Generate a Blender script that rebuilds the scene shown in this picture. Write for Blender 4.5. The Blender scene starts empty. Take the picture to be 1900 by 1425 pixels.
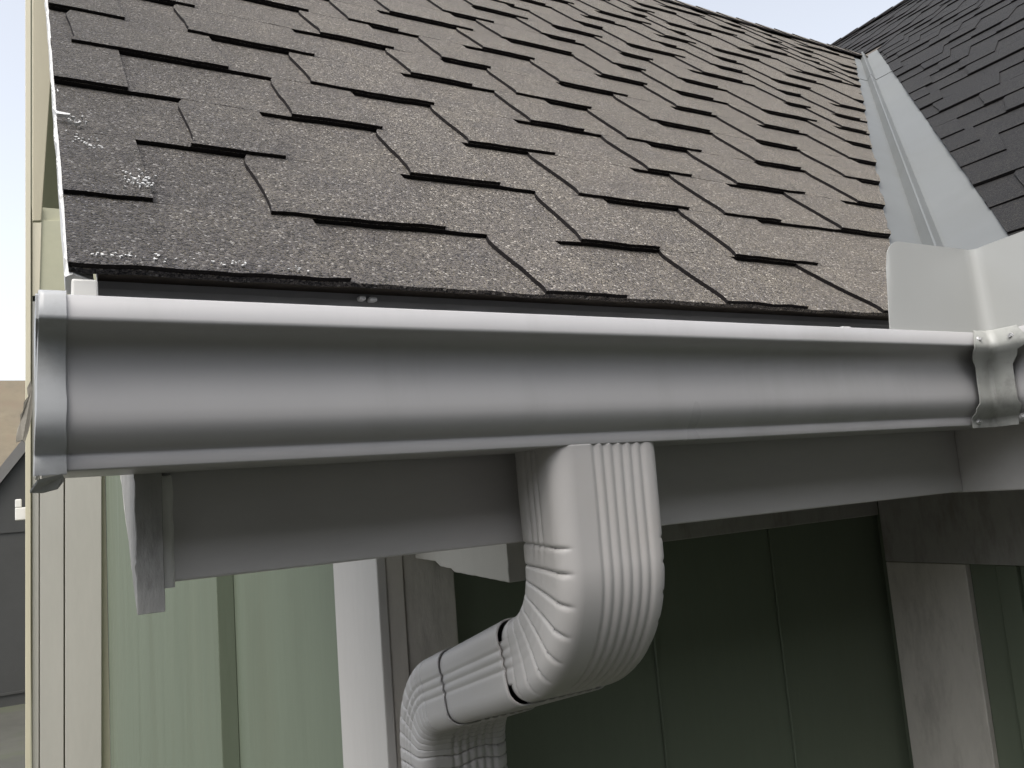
import bpy, bmesh, math, random
from mathutils import Vector, Matrix, noise
SC = bpy.context.scene
COL = SC.collection
R = math.radians
R_ = math.radians
# ------------------------------------------------------------------ camera
U = 0.6            # one modelling unit = 0.6 m ; the lens sits at (0, 0, H)
H = 2.2
ROT = ((0.86636184, -0.49297566, -0.07995096),
       (-0.00524681, 0.15109532, -0.98850527),
       (0.49938925, 0.85682274, 0.12831667))       # rows: right, down, forward
F = 1565.75
cam = bpy.data.cameras.new('camera')
cam.sensor_width = 36.0
cam.lens = F / 1900 * 36
cam.clip_start = 0.02
cam.clip_end = 3000
co = bpy.data.objects.new('camera', cam)
COL.objects.link(co)
r_, d_, f_ = (Vector(v) for v in ROT)
M = Matrix((r_, -d_, -f_)).transposed().to_4x4()
M.translation = Vector((0, 0, H))
co.matrix_world = M
SC.camera = co
# ------------------------------------------------------------------ light
SUN_EL, SUN_AZ = R(62), R(-128)        # azimuth from +Y, negative = towards -X
sun_dir = Vector((math.sin(SUN_AZ) * math.cos(SUN_EL), math.cos(SUN_AZ) * math.cos(SUN_EL), math.sin(SUN_EL)))
W = bpy.data.worlds.new('World')
SC.world = W
W.use_nodes = True
nt = W.node_tree
nt.nodes.clear()
sky = nt.nodes.new('ShaderNodeTexSky')
sky.sky_type = 'NISHITA'
sky.sun_disc = False
sky.sun_elevation = SUN_EL
sky.sun_rotation = SUN_AZ
sky.air_density = 1.0
sky.dust_density = 4.0
sky.ozone_density = 1.0
hs = nt.nodes.new('ShaderNodeHueSaturation')
hs.inputs['Saturation'].default_value = 0.33
bg = nt.nodes.new('ShaderNodeBackground')
bg.inputs['Strength'].default_value = 0.15
wo = nt.nodes.new('ShaderNodeOutputWorld')
nt.links.new(sky.outputs[0], hs.inputs['Color'])
nt.links.new(hs.outputs[0], bg.inputs['Color'])
nt.links.new(bg.outputs[0], wo.inputs['Surface'])
sl = bpy.data.lights.new('sun', 'SUN')
sl.energy = 0.7
sl.angle = R(45)
sl.color = (1.0, 0.95, 0.88)
so = bpy.data.objects.new('sun', sl)
COL.objects.link(so)
so.location = (0, 0, 20)
so.rotation_euler = (-sun_dir).to_track_quat('-Z', 'Y').to_euler()
SC.view_settings.view_transform = 'Standard'
SC.view_settings.look = 'None'
SC.view_settings.exposure = 1.1
SC.view_settings.gamma = 1.0


# ------------------------------------------------------------------ helpers
def P(x, y, z):
    return Vector((x * U, y * U, z * U + H))


def at(px, py, Y):
    """point (in units) where the line of sight of a photo pixel meets the upright plane Y"""
    c = Vector(((px - 950) / F, (py - 712.5) / F, 1))
    w = c.x * r_ + c.y * d_ + c.z * f_
    return w * (Y / w.y)


def empty(name, label, cat, loc=(0, 0, 0), group=None):
    o = bpy.data.objects.new(name, None)
    COL.objects.link(o)
    o.location = P(*loc)
    o.empty_display_size = 0.1
    o['label'] = label
    o['category'] = cat
    if group:
        o['group'] = group
    return o


BASE = {}


def base_of(o):
    b = Vector((0, 0, 0))
    while o is not None:
        b += Vector(o.location)
        o = o.parent
    return b


class MB:
    """collects verts (units) and faces"""
    def __init__(s):
        s.v, s.f, s.m, s.sm = [], [], [], []

    def vert(s, x, y, z):
        s.v.append(P(x, y, z))
        return len(s.v) - 1

    def face(s, ids, m=0, smooth=False):
        s.f.append(tuple(ids))
        s.m.append(m)
        s.sm.append(smooth)

    def grid(s, rows, m=0, smooth=False, closed=False):
        ids = [[s.vert(*p) for p in r] for r in rows]
        for a, b in zip(ids, ids[1:]):
            n = len(a)
            for i in range(n if closed else n - 1):
                j = (i + 1) % n
                s.face((a[i], a[j], b[j], b[i]), m, smooth)
        return ids

    def box(s, x0, x1, y0, y1, z0, z1, m=0):
        c = [s.vert(x, y, z) for z in (z0, z1) for y in (y0, y1) for x in (x0, x1)]
        for q in ((0, 2, 3, 1), (4, 5, 7, 6), (0, 1, 5, 4), (2, 6, 7, 3), (0, 4, 6, 2), (1, 3, 7, 5)):
            s.face([c[i] for i in q], m)

    def prism(s, poly, axis, a0, a1, m=0):
        """poly of 2-D points in the plane across `axis`, extruded from a0 to a1"""
        def mk(p, a):
            return {'x': (a, p[0], p[1]), 'y': (p[0], a, p[1]), 'z': (p[0], p[1], a)}[axis]
        A = [s.vert(*mk(p, a0)) for p in poly]
        B = [s.vert(*mk(p, a1)) for p in poly]
        n = len(poly)
        s.face(A[::-1], m)
        s.face(B, m)
        for i in range(n):
            j = (i + 1) % n
            s.face((A[i], A[j], B[j], B[i]), m)

    def build(s, name, mats, parent=None, label=None, cat=None, kind=None, group=None, bevel=0, solid=0, fix=True, off=-1, crisp=0):
        me = bpy.data.meshes.new(name)
        b = base_of(parent)
        if parent is None and s.v:
            b = Vector((sum(v.x for v in s.v) / len(s.v), sum(v.y for v in s.v) / len(s.v), min(v.z for v in s.v)))
        me.from_pydata([v - b for v in s.v], [], s.f)
        for m in (mats if isinstance(mats, (list, tuple)) else [mats]):
            me.materials.append(m)
        for p, mi, sm in zip(me.polygons, s.m, s.sm):
            p.material_index = mi
            p.use_smooth = sm
        if fix:
            bm = bmesh.new()
            bm.from_mesh(me)
            bmesh.ops.recalc_face_normals(bm, faces=bm.faces)
            bm.to_mesh(me)
            bm.free()
        me.update()
        o = bpy.data.objects.new(name, me)
        COL.objects.link(o)
        if parent is None:
            o.location = b
        else:
            o.parent = parent
        for k, val in (('label', label), ('category', cat), ('kind', kind), ('group', group)):
            if val:
                o[k] = val
        if solid:
            md = o.modifiers.new('thickness', 'SOLIDIFY')
            md.thickness = solid * U
            md.offset = off
            if crisp:
                es = o.modifiers.new('crisp_edges', 'EDGE_SPLIT')
                es.split_angle = R_(crisp)
        if bevel:
            md = o.modifiers.new('bevel', 'BEVEL')
            md.width = bevel * U
            md.segments = 2
            md.limit_method = 'ANGLE'
            md.harden_normals = False
        return o


# ------------------------------------------------------------------ materials
def nodes_of(name):
    m = bpy.data.materials.new(name)
    m.use_nodes = True
    t = m.node_tree
    return m, t, t.nodes['Principled BSDF']


def N(t, typ, **kw):
    n = t.nodes.new(typ)
    for k, v in kw.items():
        if k in n.inputs:
            n.inputs[k].default_value = v
        else:
            setattr(n, k, v)
    return n


def ramp(t, stops, inp=None, interp='LINEAR'):
    n = t.nodes.new('ShaderNodeValToRGB')
    cr = n.color_ramp
    cr.interpolation = interp
    while len(cr.elements) < len(stops):
        cr.elements.new(0.5)
    for e, (p, c) in zip(cr.elements, stops):
        e.position = p
        e.color = (*c, 1) if len(c) == 3 else c
    if inp is not None:
        t.links.new(inp, n.inputs[0])
    return n


def mixc(t, fac, a, b, mode='MIX'):
    n = t.nodes.new('ShaderNodeMix')
    n.data_type = 'RGBA'
    n.blend_type = mode
    for sock, val in ((n.inputs[0], fac), (n.inputs[6], a), (n.inputs[7], b)):
        if isinstance(val, (int, float)):
            sock.default_value = val
        elif isinstance(val, tuple):
            sock.default_value = (*val, 1)
        else:
            t.links.new(val, sock)
    return n.outputs[2]


def coords(t, scale=(1, 1, 1)):
    g = t.nodes.new('ShaderNodeNewGeometry')
    mp = t.nodes.new('ShaderNodeMapping')
    mp.inputs['Scale'].default_value = scale
    t.links.new(g.outputs['Position'], mp.inputs[0])
    return mp.outputs[0]


def paint(name, col, rough=0.4, var=0.10, bump=0.15, scale=30, stretch=(1, 1, 1), dirt=None, dirt_amt=0.0, spec=0.5, dirt_scale=6):
    m, t, b = nodes_of(name)
    c = coords(t, stretch)
    n1 = N(t, 'ShaderNodeTexNoise', Scale=scale, Detail=6.0, Roughness=0.65)
    t.links.new(c, n1.inputs['Vector'])
    n2 = N(t, 'ShaderNodeTexNoise', Scale=scale * 0.12, Detail=3.0)
    t.links.new(c, n2.inputs['Vector'])
    lo = tuple(x * (1 - var) for x in col)
    hi = tuple(min(1, x * (1 + var)) for x in col)
    mx = mixc(t, 0.5, n1.outputs[0], n2.outputs[0])
    rp = ramp(t, [(0.3, lo), (0.7, hi)], mx)
    out = rp.outputs[0]
    if dirt:
        n3 = N(t, 'ShaderNodeTexNoise', Scale=dirt_scale, Detail=8.0, Roughness=0.7)
        t.links.new(c, n3.inputs['Vector'])
        dr = ramp(t, [(0.5, (0, 0, 0)), (0.72, (dirt_amt,) * 3)], n3.outputs[0])
        out = mixc(t, dr.outputs[0], out, dirt)
    t.links.new(out, b.inputs['Base Color'])
    rr = ramp(t, [(0.3, (rough * 0.8,) * 3), (0.7, (min(1, rough * 1.2),) * 3)], n2.outputs[0])
    t.links.new(rr.outputs[0], b.inputs['Roughness'])
    b.inputs['Specular IOR Level'].default_value = spec
    if bump:
        bp = N(t, 'ShaderNodeBump', Strength=bump, Distance=0.002)
        t.links.new(n1.outputs[0], bp.inputs['Height'])
        t.links.new(bp.outputs[0], b.inputs['Normal'])
    return m


def shingle_mat(name, cols, isl=0.05, gran=520, stain=True, sheen=0.0):
    """mineral granules: a mosaic of four granule colours, clumped, with a coarse grain relief"""
    m, t, b = nodes_of(name)
    c = coords(t)
    vo = N(t, 'ShaderNodeTexVoronoi', Scale=float(gran))
    t.links.new(c, vo.inputs['Vector'])
    sep = t.nodes.new('ShaderNodeSeparateColor')
    t.links.new(vo.outputs['Color'], sep.inputs[0])
    pick = ramp(t, cols, sep.outputs[0], 'CONSTANT')
    n1 = N(t, 'ShaderNodeTexNoise', Scale=14.0, Detail=6.0, Roughness=0.7)
    t.links.new(c, n1.inputs['Vector'])
    cl = ramp(t, [(0.3, (0.80, 0.80, 0.84)), (0.7, (1.18, 1.15, 1.08))], n1.outputs[0])
    col = mixc(t, 1.0, pick.outputs[0], cl.outputs[0], 'MULTIPLY')
    g = t.nodes.new('ShaderNodeNewGeometry')
    ir = ramp(t, [(0.0, (1 - isl,) * 3), (1.0, (1 + isl, 1 + isl * 0.95, 1 + isl * 0.9))], g.outputs['Random Per Island'])
    col = mixc(t, 1.0, col, ir.outputs[0], 'MULTIPLY')
    if stain:
        # dark algae / wear along the rake and the eave corner, broken up by noise
        sx = t.nodes.new('ShaderNodeSeparateXYZ')
        t.links.new(g.outputs['Position'], sx.inputs[0])
        n2 = N(t, 'ShaderNodeTexNoise', Scale=9.0, Detail=7.0, Roughness=0.7)
        t.links.new(c, n2.inputs['Vector'])
        ma = N(t, 'ShaderNodeMath', operation='MULTIPLY_ADD')
        t.links.new(n2.outputs[0], ma.inputs[0])
        ma.inputs[1].default_value = 0.30
        t.links.new(sx.outputs['X'], ma.inputs[2])
        st = ramp(t, [(0.17, (0.40, 0.42, 0.47)), (0.60, (1, 1, 1))], ma.outputs[0])
        col = mixc(t, 1.0, col, st.outputs[0], 'MULTIPLY')
    t.links.new(col, b.inputs['Base Color'])
    b.inputs['Roughness'].default_value = 0.75
    b.inputs['Specular IOR Level'].default_value = 0.3
    b.inputs['Sheen Weight'].default_value = sheen
    b.inputs['Sheen Tint'].default_value = (1.0, 0.86, 0.60, 1)
    b.inputs['Sheen Roughness'].default_value = 0.25
    bp = N(t, 'ShaderNodeBump', Strength=0.9, Distance=0.0016)
    t.links.new(vo.outputs['Distance'], bp.inputs['Height'])
    bp.invert = True
    n3 = N(t, 'ShaderNodeTexNoise', Scale=160.0, Detail=3.0)
    t.links.new(c, n3.inputs['Vector'])
    bp2 = N(t, 'ShaderNodeBump', Strength=0.5, Distance=0.003)
    t.links.new(n3.outputs[0], bp2.inputs['Height'])
    t.links.new(bp.outputs[0], bp2.inputs['Normal'])
    t.links.new(bp2.outputs[0], b.inputs['Normal'])
    return m


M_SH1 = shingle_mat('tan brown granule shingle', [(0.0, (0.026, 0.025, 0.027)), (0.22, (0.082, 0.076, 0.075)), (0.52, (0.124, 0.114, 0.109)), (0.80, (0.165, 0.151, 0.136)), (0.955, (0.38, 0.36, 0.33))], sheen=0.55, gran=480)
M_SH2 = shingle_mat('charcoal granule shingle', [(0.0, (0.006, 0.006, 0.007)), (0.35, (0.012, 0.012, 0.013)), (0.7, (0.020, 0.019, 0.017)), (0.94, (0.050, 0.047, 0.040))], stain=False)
M_EDGE = paint('black asphalt cut edge', (0.014, 0.012, 0.012), 0.9, 0.4, 0.6, 200, spec=0.2)
M_GUT = paint('gutter enamel', (0.39, 0.385, 0.385), 0.33, 0.03, 0.02, 8, stretch=(2.5, 2.5, 0.5), dirt=(0.27, 0.265, 0.25), dirt_amt=0.35, dirt_scale=3.5)
M_BLOCKER = paint('dark blocker paint', (0.11, 0.11, 0.11), 0.8, 0.15, 0.3, 20)  # for the added unseen wing, dark so little light bounces under the eave
M_DRIP = paint('dull grey drip metal', (0.22, 0.22, 0.22), 0.5, 0.1, 0.1, 30)
M_STRAP = paint('stained strap metal', (0.34, 0.345, 0.325), 0.45, 0.05, 0.1, 30, dirt=(0.15, 0.15, 0.14), dirt_amt=0.7, dirt_scale=18)
M_CAP = paint('end cap enamel', (0.38, 0.39, 0.395), 0.38, 0.06, 0.05, 40, dirt=(0.25, 0.25, 0.24), dirt_amt=0.5, dirt_scale=25)
M_DSP = paint('downspout enamel', (0.43, 0.418, 0.405), 0.40, 0.03, 0.03, 12, dirt=(0.40, 0.37, 0.33), dirt_amt=0.25, dirt_scale=9)
M_GUARD = paint('splash guard enamel', (0.37, 0.375, 0.36), 0.42, 0.03, 0.03, 10)
M_VALLEY = paint('galvanised valley metal', (0.138, 0.145, 0.142), 0.55, 0.10, 0.03, 10, dirt=(0.105, 0.108, 0.10), dirt_amt=0.5, dirt_scale=5)
M_FASC = paint('fascia paint', (0.50, 0.485, 0.47), 0.6, 0.06, 0.12, 60, stretch=(0.25, 1, 1))
M_CREAM = paint('cream trim paint', (0.43, 0.415, 0.37), 0.6, 0.05, 0.2, 45, stretch=(1, 1, 0.2))
M_CREAMY = paint('yellowed cream trim paint', (0.60, 0.55, 0.41), 0.6, 0.05, 0.2, 45, stretch=(1, 1, 0.2))
M_BARGE = paint('rough sawn barge paint', (0.34, 0.335, 0.32), 0.75, 0.12, 0.8, 90, stretch=(1, 1, 0.35), dirt=(0.12, 0.11, 0.10), dirt_amt=0.6, dirt_scale=40)
M_TRIM = paint('white trim paint chipped', (0.55, 0.55, 0.54), 0.6, 0.06, 0.3, 80, dirt=(0.30, 0.29, 0.27), dirt_amt=0.5, dirt_scale=30)
M_POST = paint('shaded corner board paint', (0.56, 0.53, 0.48), 0.7, 0.10, 0.5, 70, stretch=(1, 1, 0.3), dirt=(0.28, 0.26, 0.23), dirt_amt=0.6, dirt_scale=22)
M_TRIM2 = paint('pale corner board paint', (0.48, 0.465, 0.44), 0.6, 0.05, 0.3, 60, stretch=(1, 1, 0.2))
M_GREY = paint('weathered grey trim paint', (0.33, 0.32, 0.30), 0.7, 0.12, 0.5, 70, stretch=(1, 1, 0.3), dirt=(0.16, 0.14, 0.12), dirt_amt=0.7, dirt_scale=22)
M_SAGE = paint('sage green siding', (0.138, 0.165, 0.118), 0.65, 0.06, 0.35, 60, stretch=(1, 1, 0.12), dirt=(0.12, 0.135, 0.09), dirt_amt=0.4, dirt_scale=4)
M_OLIVE = paint('olive siding', (0.42, 0.41, 0.29), 0.7, 0.06, 0.2, 30)
M_DECK = paint('old roof deck', (0.10, 0.085, 0.07), 0.9, 0.2, 0.4, 40)
M_SCREW = paint('zinc screw', (0.55, 0.55, 0.55), 0.35, 0.1, 0.1, 100)
M_SCREW.node_tree.nodes['Principled BSDF'].inputs['Metallic'].default_value = 0.8
M_CAULK = paint('white caulk', (0.62, 0.61, 0.58), 0.5, 0.06, 0.3, 120)
M_TORN = paint('torn weathered tin', (0.26, 0.24, 0.20), 0.6, 0.2, 0.4, 60)
M_NROOF = paint('brown neighbour shingle', (0.15, 0.125, 0.085), 0.9, 0.25, 0.6, 6, dirt=(0.14, 0.10, 0.07), dirt_amt=0.7, dirt_scale=3)
M_NGREY = paint('grey lap siding', (0.050, 0.050, 0.046), 0.8, 0.08, 0.2, 10)
M_NTRIM = paint('grey neighbour trim', (0.14, 0.135, 0.125), 0.7, 0.08, 0.2, 10)
M_WHITE = paint('white plastic', (0.78, 0.77, 0.73), 0.4, 0.03, 0.05, 20)
M_BARK = paint('bare twig bark', (0.16, 0.125, 0.095), 0.9, 0.2, 0.3, 20)
M_GROUND = paint('packed dirt and dry grass', (0.056, 0.055, 0.044), 0.95, 0.3, 0.6, 3, dirt=(0.06, 0.07, 0.035), dirt_amt=0.8, dirt_scale=1.2)


def nz(x, y, z, s=1.0):
    return noise.noise(Vector((x * s, y * s, z * s)))


# ------------------------------------------------------------------ ground
g = MB()
n = 24
L = 2500 / U
ids = [[g.vert(-L + 2 * L * i / n, -L + 2 * L * j / n, -H / U) for i in range(n + 1)] for j in range(n + 1)]
for j in range(n):
    for i in range(n):
        g.face((ids[j][i], ids[j][i + 1], ids[j + 1][i + 1], ids[j + 1][i]))
g.build('ground', M_GROUND, kind='structure')
GZ = -H / U

# ------------------------------------------------------------------ house
house = empty('house', 'sage green house with a brown and a charcoal shingle roof meeting in a metal valley', 'house', (0.7, 1.9, GZ))
P1 = R(45.16)
S1, C1 = math.sin(P1), math.cos(P1)
T1 = math.tan(P1)
EY, EZ = 1.16, 0.311
XC = 1.738                       # inner corner of the gutter fronts
VX = 1.905                       # where the two roof planes meet at the eave
XR = 0.048                       # rake edge
RIDGE_S = (4.20 - EY) / C1
T = 0.0082                       # one shingle layer
T2 = 0.7283                      # slope of the charcoal roof
A2 = math.atan(T2)
S2, C2 = math.sin(A2), math.cos(A2)


def roof1(x, s, h=0.0):
    return (x, EY + s * C1 - h * S1, EZ + s * S1 + h * C1)


def roof2(y, s, h=0.0):
    return (VX + s * C2 - h * S2, y, EZ + s * S2 + h * C2)


def lim1(s):
    """right end of the brown shingles: the cut line along the valley metal"""
    y = EY + s * C1
    return VX + 1.3806 * (y - EY) - 0.215 + 0.028 * (y - EY)


def lim2(s):
    """far end (in Y) of the charcoal shingles, the other cut line"""
    x = VX + s * C2
    yv = EY + (x - VX) / 1.3806
    if s * S2 > RIDGE_S * S1 - 0.02:
        return 9.0
    return yv - 0.215 + 0.024 * (yv - EY)


def shingle_course(mb, s0, s1, x0, xlim, teeth, pos, seed, step=0.02, black=1, endwob=0.0015, butt=1):
    """one course: a backing sheet and its raised tabs (dragon teeth)"""
    up = s1 + 0.02

    def q(x, s, h):
        f = (s - s0) / (s1 - s0)
        wob = 0.0016 * nz(x * 7, s * 6, 1.7)
        if f < 0.3:
            s = s + 0.0045 * nz(x * 22 + seed * 5, s0 * 11, 0.3) * (1 - f / 0.3)
        return pos(x, s, h + wob + 0.0020 * nz(x * 2.1, s * 2.7, 5.5))

    def sheet(xl, xr, hb, ht):
        """xl, xr = functions of s ; hb/ht bottom and top heights at s0 (fall by 2T at s1)"""
        n = max(2, int((xr(s0) - xl(s0)) / step))
        ss = [s0, s0 + 0.010, s0 + 0.022, s0 + 0.036, s0 + 0.08, (s0 + s1) / 2, s1 - 0.045, s1 - 0.022, s1 - 0.002, up]
        rows = []
        for s in ss:
            f = (s - s0) / (s1 - s0)
            a, b = xl(s), xr(s)
            rows.append([q(a + (b - a) * i / n, s, ht - T * f - (0.0010 if s == s0 and ht > 2.5 * T else 0) - (0.5 * T if s == up else 0)) for i in range(n + 1)])
        mb.grid(rows, 0, True)
        a, b = xl(s0), xr(s0)
        lo = [q(a + (b - a) * i / n, s0 + 0.001, hb + 0.0004) for i in range(n + 1)]
        lo2 = [q(a + (b - a) * i / n, s0 + 0.08, hb - T * 0.08 / (s1 - s0)) for i in range(n + 1)]
        bm_ = butt if ht < 2.5 * T else black
        mb.grid([rows[0], lo], bm_, False)
        mb.grid([lo, lo2], black, False)
        for e in (0, -1):
            ee = xl if e == 0 else xr
            top = [r[e] for r in rows]
            bot = []
            for s in ss:
                f = (s - s0) / (s1 - s0)
                bot.append(q(ee(s), s, hb - T * f))
            mb.grid([top, bot], black, False)

    def left(s):
        return x0 + endwob * nz(s * 14, seed, 7.7)
    sheet(left, lambda s: max(xlim(s) + 0.006 * nz(s * 40, seed, 2.2), x0 + 0.02), 1.02 * T, 2.03 * T)
    for (a0, a1, b0, b1) in teeth:      # foot-left, top-left, foot-right, top-right
        fl = lambda s, a0=a0, a1=a1: max(left(s) - 0.0005, a0 + (a1 - a0) * min(1.1, (s - s0) / (s1 - s0)) - 0.006 * max(0, 1 - (s - s0) / 0.03) ** 2 + 0.012 * max(0, ((s - s0) / (s1 - s0) - 0.8) / 0.2) ** 2 + 0.004 * nz(s * 25, seed, a0))
        fr = lambda s, b0=b0, b1=b1: min(b0 + (b1 - b0) * min(1.1, (s - s0) / (s1 - s0)), xlim(s) - 0.001)
        if fr(s0) - fl(s0) < 0.02 or fr(up) - fl(up) < 0.01:
            continue
        sheet(fl, fr, 2 * T - 0.0005, 3.03 * T)


# --- tabs of the lower courses as they lie on the roof, the rest follows the same rhythm
KNOWN = {
    0: [(0.0, 0.0, 0.412, 0.404), (0.753, 0.715, 0.916, 0.871), (1.16, 1.117, 1.375, 1.324), (1.62, 1.518, 1.95, 1.92)],
    1: [(0.0, 0.0, 0.165, 0.161), (0.345, 0.331, 0.644, 0.637), (0.939, 0.935, 1.129, 1.125), (1.349, 1.335, 1.601, 1.599), (1.92, 1.872, 2.2, 2.2)],
    2: [(0.0, 0.0, 0.06, 0.057), (0.257, 0.253, 0.413, 0.411), (0.666, 0.65, 0.861, 0.866), (1.067, 1.032, 1.378, 1.345), (1.50, 1.468, 1.69, 1.68), (1.93, 1.90, 2.16, 2.15)],
    3: [(0.0, 0.0, 0.169, 0.17), (0.482, 0.473, 0.674, 0.669), (0.889, 0.864, 1.12, 1.111), (1.411, 1.386, 1.56, 1.557), (1.73, 1.70, 2.0, 1.98), (2.24, 2.21, 2.48, 2.47)],
    4: [(0.09, 0.08, 0.39, 0.383), (0.58, 0.566, 0.885, 0.872), (1.17, 1.149, 1.34, 1.327), (1.49, 1.471, 1.77, 1.75), (2.0, 1.98, 2.2, 2.19), (2.42, 2.40, 2.7, 2.69)],
    5: [(0.0, 0.0, 0.2, 0.19), (0.34, 0.328, 0.64, 0.633), (0.91, 0.897, 1.09, 1.077), (1.24, 1.228, 1.5, 1.49), (1.73, 1.71, 1.98, 1.97), (2.2, 2.18, 2.4, 2.39), (2.68, 2.66, 2.9, 2.9)],
}


def rhythm(rng, x0, x1):
    out = []
    x = x0 + rng.uniform(-0.25, 0.1)
    while x < x1:
        w = rng.choice((0.17, 0.2, 0.24, 0.29, 0.31)) + rng.uniform(-0.02, 0.02)
        out.append((x, x - rng.uniform(0.006, 0.02), x + w, x + w - rng.uniform(0.0, 0.012)))
        x += w + rng.choice((0.15, 0.2, 0.25, 0.29)) + rng.uniform(-0.02, 0.02)
    return out


def base_rhythm(rng, span):
    """one strip pattern, reused from course to course with a set stagger as roofers lay them"""
    return rhythm(rng, 0, span)


def stacked(rng, below, xa, xb):
    """tabs of the next course up, laid over the gaps of the course below"""
    out = []
    prev = None
    b = sorted(below)
    for p, q in zip(b, b[1:]):
        gap0, gap1 = p[3], q[1]
        r = gap1 - rng.uniform(-0.09, 0.07)
        f = gap0 + rng.uniform(-0.03, 0.10)
        if r - f > 0.36:
            f = r - 0.34
        if r - f < 0.15:
            f = r - 0.16
        if prev is not None and f < prev + 0.12:
            f = prev + 0.12
        if r - f < 0.10:
            continue
        out.append((f, f - rng.uniform(0.006, 0.022), r, r - rng.uniform(0, 0.01)))
        prev = r
    return out


rng = random.Random(4)
mb = MB()
# deck and starter under the shingles
for a, b in ((0.0, RIDGE_S),):
    deck = [roof1(XR + 0.035, a + 0.03, -0.001), roof1(lim1(a) + 0.14, a + 0.03, -0.001), roof1(lim1(b) + 0.05, b, -0.001), roof1(XR + 0.035, b, -0.001)]
    deck2 = [roof1(XR + 0.035, a + 0.03, -0.028), roof1(lim1(a) + 0.14, a + 0.03, -0.028), roof1(lim1(b) + 0.05, b, -0.028), roof1(XR + 0.035, b, -0.028)]
    ia = [mb.vert(*p) for p in deck]
    ib = [mb.vert(*p) for p in deck2]
    mb.face(ia, 2)
    mb.face(ib[::-1], 2)
    for i in range(4):
        j = (i + 1) % 4
        mb.face((ia[i], ib[i], ib[j], ia[j]), 2)
# starter strip
shingle_course(mb, 0.060, 0.205, XR + 0.006, lambda s: lim1(s) - 0.004, [], lambda x, s, h: roof1(x, s, h - 1.0 * T), 77)
s_list = [0.0] + [0.207 + 0.236 * k for k in range(0, 40)]
k = 0
while s_list[k] < RIDGE_S - 0.05:
    s0, s1 = s_list[k], min(s_list[k + 1], RIDGE_S)
    xl = lim1(s0)
    if k in KNOWN:
        teeth = list(KNOWN[k])
        e = teeth[-1][2] + 0.2
        teeth += [tuple(v + e + 0.1 for v in t) for t in rhythm(rng, 0, 8.5 - e)]
    else:
        teeth = stacked(rng, laid, XR, 8.5)
        if teeth[0][0] > XR + 0.35:
            teeth = [(XR - 0.1, XR - 0.1, XR + 0.12, XR + 0.12)] + teeth
    laid = teeth
    teeth = [t for t in teeth if t[0] < xl and t[2] > XR + 0.02]
    shingle_course(mb, s0, s1, XR, lim1, teeth, roof1, k * 1.37 + 0.5, step=0.016 if k < 5 else 0.03, butt=0 if k == 0 else 1)
    k += 1
# far slope behind the ridge
q0, q1 = roof1(XR, RIDGE_S, 2 * T), roof1(lim1(RIDGE_S) + 0.6, RIDGE_S, 2 * T)
i = [mb.vert(*q0), mb.vert(*q1), mb.vert(q1[0], q1[1] + 1.40, q1[2] - 1.40), mb.vert(q0[0], q0[1] + 1.40, q0[2] - 1.40)]
mb.face(i, 0)
i = [mb.vert(q0[0], q0[1], q0[2] - 0.05), mb.vert(q1[0], q1[1], q1[2] - 0.05), mb.vert(q1[0], q1[1] + 1.40, q1[2] - 1.45), mb.vert(q0[0], q0[1] + 1.40, q0[2] - 1.45)]
mb.face(i, 3)
r1 = mb.build('roof', [M_SH1, M_EDGE, M_DECK, M_OLIVE], house, label='brown architectural shingle roof slope above the gutter', fix=False)

# ridge cap of the brown roof: overlapping bent pieces
mb = MB()
x = XR - 0.01
rz = roof1(0, RIDGE_S, 3 * T)
end = lim1(RIDGE_S) + 0.25
kk = 0
while x < end:
    for sgn in (1, -1):
        rows = []
        for (u, lift) in ((0, 0.016), (0.24, 0.006)):
            yy = rz[1]
            a = (x + u, yy, rz[2] + lift)
            b = (x + u, yy - sgn * 0.10, rz[2] + lift - 0.10 * T1 + 0.006)
            rows.append((a, b))
        mb.grid(rows, 0)
        mb.grid([rows[0], [(p[0], p[1], p[2] - 0.012) for p in rows[0]]], 1)
        mb.grid([[r[1] for r in rows], [(r[1][0], r[1][1], r[1][2] - 0.01) for r in rows]], 1)
    x += 0.20
    kk += 1
mb.build('ridge_cap', [M_SH1, M_EDGE], r1, fix=False)

# bare white fibres where granules are gone
rw = random.Random(8)
for (cx, cs, wx, ws, cnt) in ((0.150, 0.262, 0.012, 0.028, 46), (0.085, 0.40, 0.012, 0.025, 22), (0.068, 0.47, 0.009, 0.02, 16), (0.10, 0.022, 0.018, 0.007, 13), (0.17, 0.020, 0.018, 0.007, 11), (0.25, 0.020, 0.018, 0.007, 9), (0.33, 0.016, 0.016, 0.006, 5)):
    mb = MB()
    for _ in range(cnt):
        x = cx + rw.gauss(0, wx)
        s = cs + rw.gauss(0, ws * 0.6)
        if x < XR + 0.006 or s < 0.006:
            continue
        f = (s / 0.207) if s < 0.207 else ((s - 0.207) / 0.236) % 1
        h = 3 * T - T * f + 0.0012
        a = rw.uniform(0, 6.28)
        l = rw.uniform(0.0012, 0.0035)
        pts = [(x + l * math.cos(a + q) * (1 if j % 2 else 0.5), s + l * math.sin(a + q) * (1 if j % 2 else 0.5)) for j, q in enumerate((0, 1.5, 3.1, 4.6))]
        top = [mb.vert(*roof1(px, ps, h + 0.0018)) for px, ps in pts]
        bot = [mb.vert(*roof1(px, ps, h - 0.004)) for px, ps in pts]
        mb.face(top)
        for i in range(4):
            mb.face((top[i], bot[i], bot[(i + 1) % 4], top[(i + 1) % 4]))
    mb.build('worn_patch', M_TRIM, r1, label='white worn specks where the granules have come off')

# --- charcoal roof
mb = MB()
R2S = (7.98 - VX) / C2
rng = random.Random(9)
laid2 = rhythm(rng, -9.3, 3)
YN = -2.2
s_list2 = [0.0] + [0.20 + 0.236 * j for j in range(0, 60)]


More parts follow.
